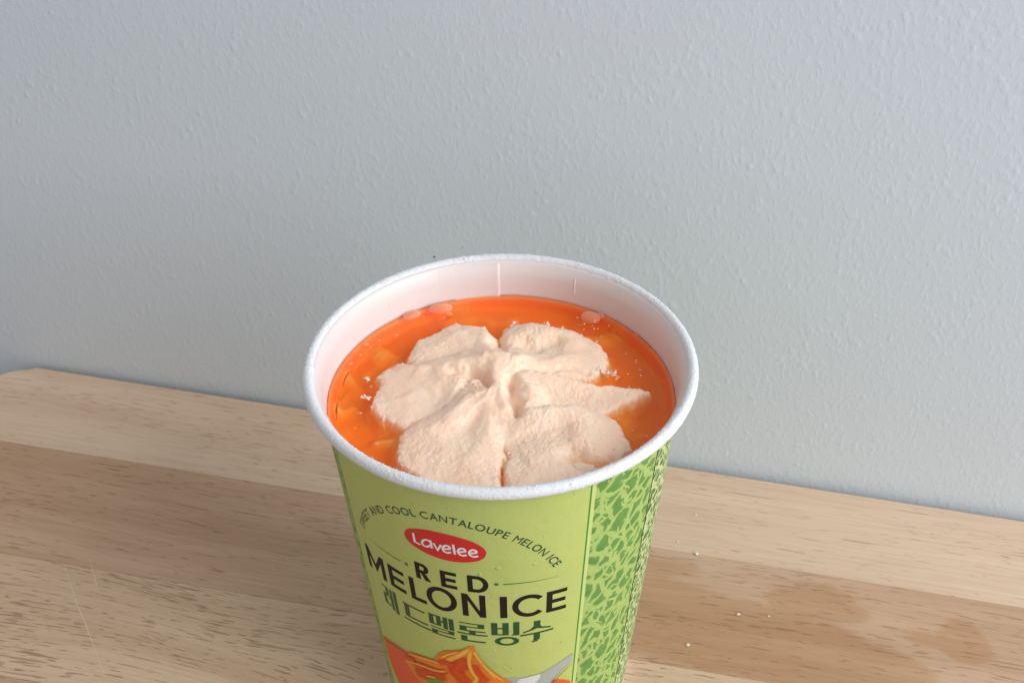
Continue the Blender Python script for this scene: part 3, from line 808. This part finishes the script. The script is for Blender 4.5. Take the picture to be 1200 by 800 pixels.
def smax(a, b, k):
    return np.maximum(a, b) + np.maximum(k - np.abs(a - b), 0) ** 2 / (4 * k)
def crest(X, Y, pl):
    sw = np.full(X.shape, 1e-12); sv = np.zeros(X.shape); sd = np.zeros(X.shape)
    for a, b in zip(pl[:-1], pl[1:]):
        n_ = max(2, int(math.hypot(b[0] - a[0], b[1] - a[1]) / 1.2))
        for k in range(n_):
            t = k / n_
            x, y, z = (a[q] + (b[q] - a[q]) * t for q in range(3))
            d2 = (X - x) ** 2 + (Y - y) ** 2
            w_ = (d2 + 3.0) ** -2.5
            sw += w_; sv += w_ * z; sd += w_ * np.sqrt(d2)
    return sd / sw, sv / sw
def cream_height(X, Y):
    wob = 0.40 * fbm(X, Y, 0.45, 11, 4, 0.55)
    bed = -3.9 + 1.5 * fbm(X, Y, 0.10, 21, 3)
    ew = np.exp(-(np.clip(41.0 - np.hypot(X, Y), 0, 99) / 1.3) ** 2)
    wx = X + 2.4 * fbm(X, Y, 0.16, 301, 2); wy = Y + 2.4 * fbm(X, Y, 0.16, 311, 2)
    for bx, by, brx, bry, bh in ((-36.4, 8.6, 2.6, 4.6, 2.2), (-37.6, -1.0, 2.2, 4.2, 2.2), (-29.0, 19.8, 5.0, 3.0, 1.7), (-27.1, -13.2, 4.2, 2.6, 2.2), (-31.5, 12, 2.5, 4.0, 1.2), (27, 16, 3.6, 4.4, 1.1)):
        bed = smax(bed, -3.9 + bh * (1 + .15 * fbm(X, Y, .4, 300, 2)) * np.exp(-(((wx - bx) / brx) ** 2 + ((wy - by) / bry) ** 2)), 0.6)
    bed = bed * (1 - ew) - 0.3 * ew
    h = np.full(X.shape, -30.0)
    for i, (k, pl) in enumerate(PETALS.items()):
        d = poly_sd(X, Y, pl) + wob + 0.18 * fbm(X, Y, 1.3, 50 + i, 2)
        sl, cr = CREST[k]
        dist, val = crest(X, Y, cr)
        body = val - sl * (np.sqrt(dist ** 2 + 4.0) - 2.0) - 0.004 * dist ** 2 + 0.30 * fbm(X, Y, 0.16, 70 + i, 2)
        body = smax(body, 0.7 + 0.13 * np.clip(d, 0, 9), 1.0)
        edge = 0.15 + 1.5 * np.clip(d, 0, None) ** 0.75
        hi = -smax(-body, -edge, 0.9)
        hi = np.where(d < 0, 0.0 + np.where(d > -0.9, 2.6 * d, -2.34 + 0.7 * (d + 0.9)), hi)
        h = smax(h, hi, 0.8)
    h = smax(h, bed, 0.3)
    def ridge(h, pl, sl, rnd, k):
        dist, val = seg_dist(X, Y, pl)
        return smax(h, val - sl * (np.sqrt(dist ** 2 + rnd ** 2) - rnd), k)
    X0, Y0 = X, Y
    X = X0 + 0.9 * fbm(X0, Y0, 0.22, 201, 3); Y = Y0 + 0.9 * fbm(X0, Y0, 0.22, 211, 3)
    h = ridge(h, [(-6, 6.3, 5.6), (-3.0, 6.2, 6.6), (-0.5, 6.4, 7.0), (3, 5.4, 6.4)], 0.8, 2.0, 0.8)
    h = ridge(h, [(-1.0, 5.6, 6.8), (-1.3, 2.0, 6.3), (-1.0, -2.4, 5.8), (-0.2, -7, 5.0), (0.0, -12, 3.6), (-2.2, -17, 2.4)], 0.6, 2.4, 1.2)
    h = ridge(h, [(5.6, 0.0, 5.2), (6.8, -4.5, 5.2), (6.3, -8.5, 4.5)], 0.9, 2.0, 0.7)
    h = ridge(h, [(-22, 6.6, 2.9), (-13.8, 6.4, 4.6), (-8.5, 6.4, 5.9), (-3.7, 6.2, 7.0)], 0.7, 1.2, 0.6)
    h = ridge(h, [(-14, 3.5, 3.9), (-9.5, 2.2, 4.4)], 0.5, 1.5, 0.8)
    h = ridge(h, [(-12, -13, 3.6), (-7.0, -6.5, 4.7), (-3.0, -5.5, 5.0)], 0.55, 1.6, 0.8)
    def carve(h, pl, depth, wdt):
        dist, _v = seg_dist(X, Y, pl)
        return h - depth * np.exp(-(dist / wdt) ** 2)
    h = carve(h, [(-6.2, 2.2), (-4.4, 0.2), (-3.8, -3.0)], 1.7, 1.2)
    h = carve(h, [(-10.5, 3.4), (-7.0, 2.6)], 0.9, 1.3)
    h = carve(h, [(-4.0, 0.5), (-3.2, -3.0)], 1.0, 0.9)
    h = carve(h, [(2.7, -1.0), (2.3, -6.0), (3.4, -10.5)], 2.2, 1.4)
    h = carve(h, [(-1.0, 24), (-0.5, 17), (0.3, 11)], 1.0, 1.6)
    h = carve(h, [(-22, -13), (-13.5, -6.4), (-8.0, -2.0)], 0.6, 0.8)
    h = carve(h, [(0.3, -36), (0.3, -26), (0.6, -20)], 0.9, 0.8)
    h = carve(h, [(6.5, 16.0), (10.0, 14.5), (14, 17)], 1.0, 2.0)
    h = carve(h, [(20, 5.2), (12, 5.8)], 0.7, 1.0)
    h = carve(h, [(23, -26.2), (18, -25.8), (15, -25.0)], 2.3, 1.9)
    # soft streaks left by the nozzle, running out from the middle
    ang = np.arctan2(Y + 1.0, X + 0.5); rr0 = np.hypot(X, Y)
    st = fbm(np.cos(ang) * 9 + rr0 * .05, np.sin(ang) * 9 + rr0 * .05, 0.55, 401, 3)
    h = h + 0.20 * st * np.clip((h - .3) / 1.5, 0, 1) * np.clip(rr0 / 8, 0, 1)
    # crumbled snow inside the left hollow
    cr = np.exp(-(((X + 7.3) / 3.4) ** 2 + ((Y + 2.0) / 4.4) ** 2))
    h = h + cr * 0.5 * fbm(X, Y, 0.8, 91, 3, 0.6)
    on = np.clip((h + 1.0) / 2.0, 0, 1)
    icy = np.clip(0.3 + 0.9 * fbm(X, Y, 0.09, 97, 2), 0.08, 1.0)
    icy = np.clip(icy + np.exp(-(((X - 17) / 11) ** 2 + ((Y + 4) / 5) ** 2)) + 0.8 * np.exp(-(((X - 14) / 11) ** 2 + ((Y + 24) / 9) ** 2)) + 0.7 * np.exp(-(((X + 10) / 11) ** 2 + ((Y + 28) / 6) ** 2)), 0, 1.2)
    h = h + on * (0.12 * fbm(X, Y, 0.35, 31, 3) + icy * 0.105 * fbm(X, Y, 1.55, 41, 3, 0.75))
    return h

def mat_cream():
    g = N('melon_cream')
    v = g.obj()
    _x, _y, z = g.sep(v)
    n = g.noise(v, 120, 3)
    c = g.mix(g.sstep(n, 0.35, 0.7), (0.925, 0.655, 0.49, 1), (0.935, 0.71, 0.55, 1))
    # cream soaked by the syrup near and below the waterline
    zl = (ZS + Z0) * MM
    wet = g.sstep(g.math('ADD', z, g.math('MULTIPLY', g.noise(v, 260, 2), 0.0012)), zl + 0.0014, zl + 0.0002)
    c = g.mix(g.math('MULTIPLY', wet, 0.45), c, (0.88, 0.52, 0.25, 1))
    soak = g.sstep(z, zl - 0.0009, zl - 0.0030)
    rad_ = g.math('SQRT', g.math('ADD', g.math('MULTIPLY', _x, _x), g.math('MULTIPLY', _y, _y)))
    soak = g.math('MAXIMUM', soak, g.sstep(rad_, 0.0386, 0.0396))
    edge_ = g.sstep(rad_, 0.0390, 0.0402)
    c = g.mix(g.math('MULTIPLY', soak, 0.85), c, g.mix(edge_, (0.94, 0.47, 0.10, 1), (0.88, 0.19, 0.025, 1)))
    h = g.math('ADD', g.noise(v, 1500, 3, 0.7), g.math('MULTIPLY', g.noise(v, 4200, 2, 0.6), 0.4))
    rg = g.math('ADD', 0.22, g.math('MULTIPLY', g.noise(v, 420, 3), 0.35))
    g.bsdf(c, rg, g.bump(h, 0.00022, 0.6), Subsurface_Weight=0.55, Subsurface_Radius=(1.0, 0.5, 0.28), Subsurface_Scale=0.0016, Specular_IOR_Level=0.5)
    return g.m
m_cream = mat_cream()
def build_cream():
    n = 430; Rm = 41.35
    ax = np.linspace(-Rm, Rm, n)
    X, Y = np.meshgrid(ax, ax, indexing='ij')
    h = cream_height(X, Y)
    inside = (X ** 2 + Y ** 2) < Rm ** 2
    # keep clear of the cup wall
    Rw = np.hypot(X, Y)
    h = np.where(Rw > 38.4, np.minimum(h, np.maximum(0.3 - (Rw - 38.4) * 3.5, np.where(Rw > 39.4, -0.15, -3.8))), h)
    idx = -np.ones((n, n), int)
    idx[inside] = np.arange(inside.sum())
    co = np.stack([X[inside], Y[inside], h[inside] + ZS + Z0], 1) * MM
    a, b, c, d = idx[:-1, :-1], idx[1:, :-1], idx[1:, 1:], idx[:-1, 1:]
    ok = (a >= 0) & (b >= 0) & (c >= 0) & (d >= 0)
    q = np.stack([a[ok], b[ok], c[ok], d[ok]], 1)
    me = bpy.data.meshes.new('whipped_melon_cream')
    me.vertices.add(len(co)); me.vertices.foreach_set('co', co.ravel())
    me.loops.add(q.size); me.loops.foreach_set('vertex_index', q.ravel().astype(np.int32))
    me.polygons.add(len(q)); me.polygons.foreach_set('loop_start', np.arange(0, q.size, 4, dtype=np.int32))
    me.update(calc_edges=True); me.validate()
    o = link('whipped_cream', me, m_cream, None, True)
    tag(o, 'peach coloured six petal swirl of whipped cream standing in the orange syrup', 'cream')
    return o
cream = build_cream()

def mat_syrup():
    g = N('melon_syrup')
    v = g.obj()
    h = g.noise(v, 160, 2)
    nrm = g.bump(h, 0.00035, 0.5)
    fr = g.n('ShaderNodeFresnel'); fr.inputs[0].default_value = 1.38; g.put(fr.inputs['Normal'], nrm)
    tr = g.n('ShaderNodeBsdfTransparent')
    gl = g.n('ShaderNodeBsdfGlossy'); gl.inputs['Roughness'].default_value = 0.03; g.put(gl.inputs['Normal'], nrm)
    mx = g.n('ShaderNodeMixShader'); ge = g.n('ShaderNodeNewGeometry')
    g.put(mx.inputs[0], g.math('MULTIPLY', fr.outputs[0], g.math('SUBTRACT', 1.0, ge.outputs['Backfacing']))); g.put(mx.inputs[1], tr.outputs[0]); g.put(mx.inputs[2], gl.outputs[0])
    g.t.links.new(mx.outputs[0], g.out.inputs[0])
    va = g.n('ShaderNodeVolumeAbsorption'); va.inputs[0].default_value = (0.995, 0.70, 0.07, 1); va.inputs[1].default_value = 330.0
    g.t.links.new(va.outputs[0], g.out.inputs[1])
    return g.m
m_syrup = mat_syrup()
def syrup_top(X, Y):
    r = np.hypot(X, Y); Rs = 41.15
    return 0.10 * fbm(X, Y, 0.12, 61, 2) + 0.25 * np.exp(-(Rs - r) / 0.7)
def build_syrup():
    Rs = rad(ZS) - 0.62; NA, NR = 256, 70
    rr = Rs * (1 - (1 - np.linspace(0, 1, NR)) ** 1.6)
    an = np.arange(NA) * 2 * np.pi / NA
    v = [(0, 0, (ZS + Z0 + float(syrup_top(np.array(0.), np.array(0.)))) * MM)]
    f = []
    for r in rr[1:]:
        X, Y = r * np.cos(an), r * np.sin(an)
        Z = syrup_top(X, Y) + ZS + Z0
        v += [(x * MM, y * MM, z * MM) for x, y, z in zip(X, Y, Z)]
    for zb in (ZS - 18,):
        rb_ = rad(zb) - 0.62
        v += [(rb_ * math.cos(t) * MM, rb_ * math.sin(t) * MM, (zb + Z0) * MM) for t in an]
    v.append((0, 0, (ZS - 18 + Z0) * MM))
    for k in range(NA): f.append((0, 1 + k, 1 + (k + 1) % NA))
    for j in range(NR - 1):
        for k in range(NA):
            a = 1 + j * NA + k; b = 1 + j * NA + (k + 1) % NA
            f.append((a, a + NA, b + NA, b))
    o = 1 + (NR - 1) * NA; c = len(v) - 1
    for k in range(NA): f.append((o + (k + 1) % NA, o + k, c))
    return tag(from_py('melon_syrup', v, f, m_syrup, None, True), 'glossy translucent orange melon syrup filling the paper cup around the cream', 'syrup')
syrup = build_syrup()

# bubbles at the edge of the syrup, and tiny added ones that supply glints
def mat_bubble():
    g = N('syrup_film')
    tr = g.n('ShaderNodeBsdfTransparent'); tr.inputs[0].default_value = (0.98, 0.86, 0.76, 1)
    df = g.n('ShaderNodeBsdfPrincipled'); df.inputs['Base Color'].default_value = (0.85, 0.52, 0.36, 1); df.inputs['Roughness'].default_value = 0.08
    lw = g.n('ShaderNodeLayerWeight'); lw.inputs[0].default_value = 0.45
    mx = g.n('ShaderNodeMixShader'); g.put(mx.inputs[0], g.math('ADD', 0.28, g.math('MULTIPLY', lw.outputs[1], 0.5))); g.put(mx.inputs[1], tr.outputs[0]); g.put(mx.inputs[2], df.outputs[0])
    g.t.links.new(mx.outputs[0], g.out.inputs[0])
    return g.m
m_bub = mat_bubble()
for (bx, by, ra, rb_, hh, rot) in ((-15.3, 35.2, 3.2, 1.9, 1.3, .25), (-22.6, 32.6, 2.7, 1.4, 1.0, .6), (23.4, 29.9, 2.6, 2.2, 1.3, -.5), (26.0, 30.4, 1.1, 1.0, .9, 0), (24.2, 28.0, .7, .6, .5, 0),
                               (-33.5, 20.5, .6, .5, .35, 0), (-30.4, 22.0, .45, .4, .3, 0), (34.5, 21.5, .5, .3, .3, 0), (-13.0, 33.0, .9, .7, .5, 0),
                               (-36.8, 12.5, .55, .4, .35, .4), (-37.8, 9.2, .35, .3, .3, 0), (-34.6, 16.2, .4, .35, .3, 0), (-33.0, -6.5, .45, .4, .3, 0), (-31.2, 3.4, .35, .3, .25, 0), (-28.5, -17.5, .5, .4, .3, 0), (-26.2, 24.0, .5, .35, .3, 0), (31.0, 14.0, .3, .3, .25, 0), (20.0, 30.0, .35, .3, .25, 0)):  # tiny domes added at random to give the syrup pale glints
    bm = bmesh.new()
    bmesh.ops.create_uvsphere(bm, u_segments=24, v_segments=12, radius=1.0)
    bmesh.ops.delete(bm, geom=[v_ for v_ in bm.verts if v_.co.z < -0.3], context='VERTS')
    zt = float(syrup_top(np.array(bx), np.array(by)))
    Mx = Matrix.Translation(Vector((bx, by, ZS + Z0 + zt)) * MM) @ Matrix.Rotation(rot, 4, 'Z') @ Matrix.Diagonal((ra * MM, rb_ * MM, hh * MM, 1))
    bmesh.ops.transform(bm, matrix=Mx, verts=bm.verts)
    from_bm('bubble_and_glint', bm, m_bub, syrup, True)

# ice: crystals and flakes
def mat_ice():
    g = N('clear_ice')
    tr = g.n('ShaderNodeBsdfTransparent'); tr.inputs[0].default_value = (0.99, 0.93, 0.88, 1)
    df = g.n('ShaderNodeBsdfPrincipled'); df.inputs['Base Color'].default_value = (0.92, 0.80, 0.71, 1); df.inputs['Roughness'].default_value = 0.12
    mx = g.n('ShaderNodeMixShader'); mx.inputs[0].default_value = 0.8
    g.put(mx.inputs[1], tr.outputs[0]); g.put(mx.inputs[2], df.outputs[0])
    g.t.links.new(mx.outputs[0], g.out.inputs[0])
    return g.m
m_ice = mat_ice()
def shard(v, f, c, s, flatn=0.35, elong=1.6, M_=None):
    if M_ is None: M_ = Matrix.Rotation(rng.uniform(0, 6.28), 3, Vector(rng.normal(size=3)).normalized())
    o = len(v)
    for q in ((1, 0, 0), (-1, 0, 0), (0, 1, 0), (0, -1, 0), (0, 0, 1), (0, 0, -1)):
        p = Vector((q[0] * elong, q[1], q[2] * flatn)) * s * float(rng.uniform(.6, 1.25))
        v.append((Vector(c) + M_ @ p) * MM)
    for t in ((0, 2, 4), (2, 1, 4), (1, 3, 4), (3, 0, 4), (2, 0, 5), (1, 2, 5), (3, 1, 5), (0, 3, 5)):
        f.append(tuple(o + x for x in t))
def hgt(x, y): return max(float(cream_height(np.array([[x]]), np.array([[y]]))[0, 0]), 0.05) + ZS + Z0
# many fine crystals on the cream and along its edges
v, f = [], []
n_try = 9000
PX = rng.uniform(-38, 38, n_try); PY = rng.uniform(-38, 38, n_try)
HH = cream_height(PX.reshape(1, -1), PY.reshape(1, -1))[0]
den = fbm(PX, PY, 0.16, 133, 2)
for x, y, h, d in zip(PX, PY, HH, den):
    if x * x + y * y > 38.5 ** 2: continue
    if 0.02 < h < 0.9 and rng.random() < 0.5: shard(v, f, (x, y, h + ZS + Z0 + .05), rng.uniform(.10, .28), .4)
    elif h >= 0.9 and d > 0.1 and rng.random() < 0.5: shard(v, f, (x, y, h + ZS + Z0 + .02), rng.uniform(.06, .17), .6, 1.2)
    elif h < -0.3 and d > 0.45 and rng.random() < 0.10: shard(v, f, (x, y, ZS + Z0 + .1), rng.uniform(.10, .22), .3)
m_grain = flat('frosted_ice', (0.88, 0.72, 0.60, 1), 0.25, Specular_IOR_Level=0.6)
cr_ = from_py('ice_crystals', v, f, m_grain, cream); cr_['kind'] = 'stuff'

def clump(name, label, pts, s, cat='ice crystals', mat=None):
    v, f = [], []
    for (x, y, dz) in pts:
        for k in range(5):
            xx, yy = x + rng.normal(0, s * .8), y + rng.normal(0, s * .8)
            shard(v, f, (xx, yy, hgt(xx, yy) + dz + rng.uniform(0, s)), rng.uniform(.5, 1.1) * s, .3, 1.5)
    return tag(from_py(name, v, f, mat or m_ice), label, cat)
clump('ice_clump', 'largest clump of clear ice crystals, beside the pointed right petal', [(25.6, 5.6, .3), (27.0, 5.0, .6), (27.9, 3.6, .2), (24.5, 6.6, .2)], .55)
clump('ice_clump', 'upright clear ice sliver in the syrup behind the notch of the back petals', [(3.4, 26.8, .1), (4.3, 27.4, .7)], .42)
clump('ice_clump', 'scatter of pale ice slivers floating in the syrup left of the cream', [(-32.8, -0.9, .1), (-31.6, -1.5, .1), (-30.6, -4.9, .1), (-32.2, 6.2, .1)], .42)
clump('ice_clump', 'small glassy ice crystals in the front groove between the two front petals', [(4.2, -21.0, .25), (5.0, -20.0, .25)], .34, mat=m_grain)
clump('ice_clump', 'translucent ice slivers in the syrup by the front left of the rim', [(-28.4, -27.0, .1), (-26.5, -28.6, .2), (-30.2, -25.0, .1), (-24.2, -30.2, .1), (-29.3, -23.5, .1)], .5)
clump('ice_clump', 'ice slivers along the outer edge of the right back petal', [(16, 25.2, .2), (20.5, 21.9, .2), (23.9, 18.8, .2), (11.9, 27.0, .1)], .36, mat=m_grain)
# flat flake near the front rim
bm = bmesh.new()
out = [(-2.3, .5), (-1.2, 1.3), (.6, .9), (2.4, .4), (1.9, -1.3), (.7, -1.0), (-.2, -1.5), (-1.1, -.6)]
M_ = Matrix.Rotation(.35, 3, 'X')
c = Vector((17.8, -28.3, ZS + Z0 + 0.75))
top = [bm.verts.new((c + M_ @ Vector((x, y, .22 + .15 * random.random()))) * MM) for x, y in out]
bot = [bm.verts.new((c + M_ @ Vector((x * .9, y * .9, -.35))) * MM) for x, y in out]
bm.faces.new(top); bm.faces.new(bot[::-1])
for k in range(len(out)): bm.faces.new((bot[k], bot[(k + 1) % len(out)], top[(k + 1) % len(out)], top[k]))
fl = from_bm('ice_flake', bm, m_cream); tag(fl, 'flat pale flake lying on the front right petal beside the cup rim', 'flake')

# crumbs on the board
m_crumb = flat('pale_crumb', (0.74, 0.66, 0.56, 1), 0.6)
for (x, y, r), lb in zip([(60.7, 55.3, .4), (58.6, 38.2, .7), (53.5, 43.5, .4), (67.4, 13.6, .6), (51.3, 2.7, .6), (76.1, 12.6, .4)],
                         ['tiny pale crumb on the back strip of the board, farthest from the viewer', 'largest pale crumb, on the board beside the darker wet stain',
                          'pale crumb on the board closest to the side of the cup below the rim', 'round pale crumb in the middle of the brown strip right of the cup',
                          'pale crumb lowest on the brown strip, nearest the viewer', 'small pale crumb farthest right on the brown strip of the board']):
    bm = bmesh.new()
    bmesh.ops.create_icosphere(bm, subdivisions=2, radius=r * MM)
    for v_ in bm.verts:
        v_.co = Vector((v_.co.x * random.uniform(.5, 1.2), v_.co.y * random.uniform(.5, 1.1), v_.co.z * random.uniform(.25, .5)))
    zmin = min(v_.co.z for v_ in bm.verts)
    o = from_bm('crumb', bm, m_crumb); o.location = (x * MM, y * MM, -zmin)
    tag(o, lb, 'crumb', 'pale crumbs scattered on the board right of the cup')
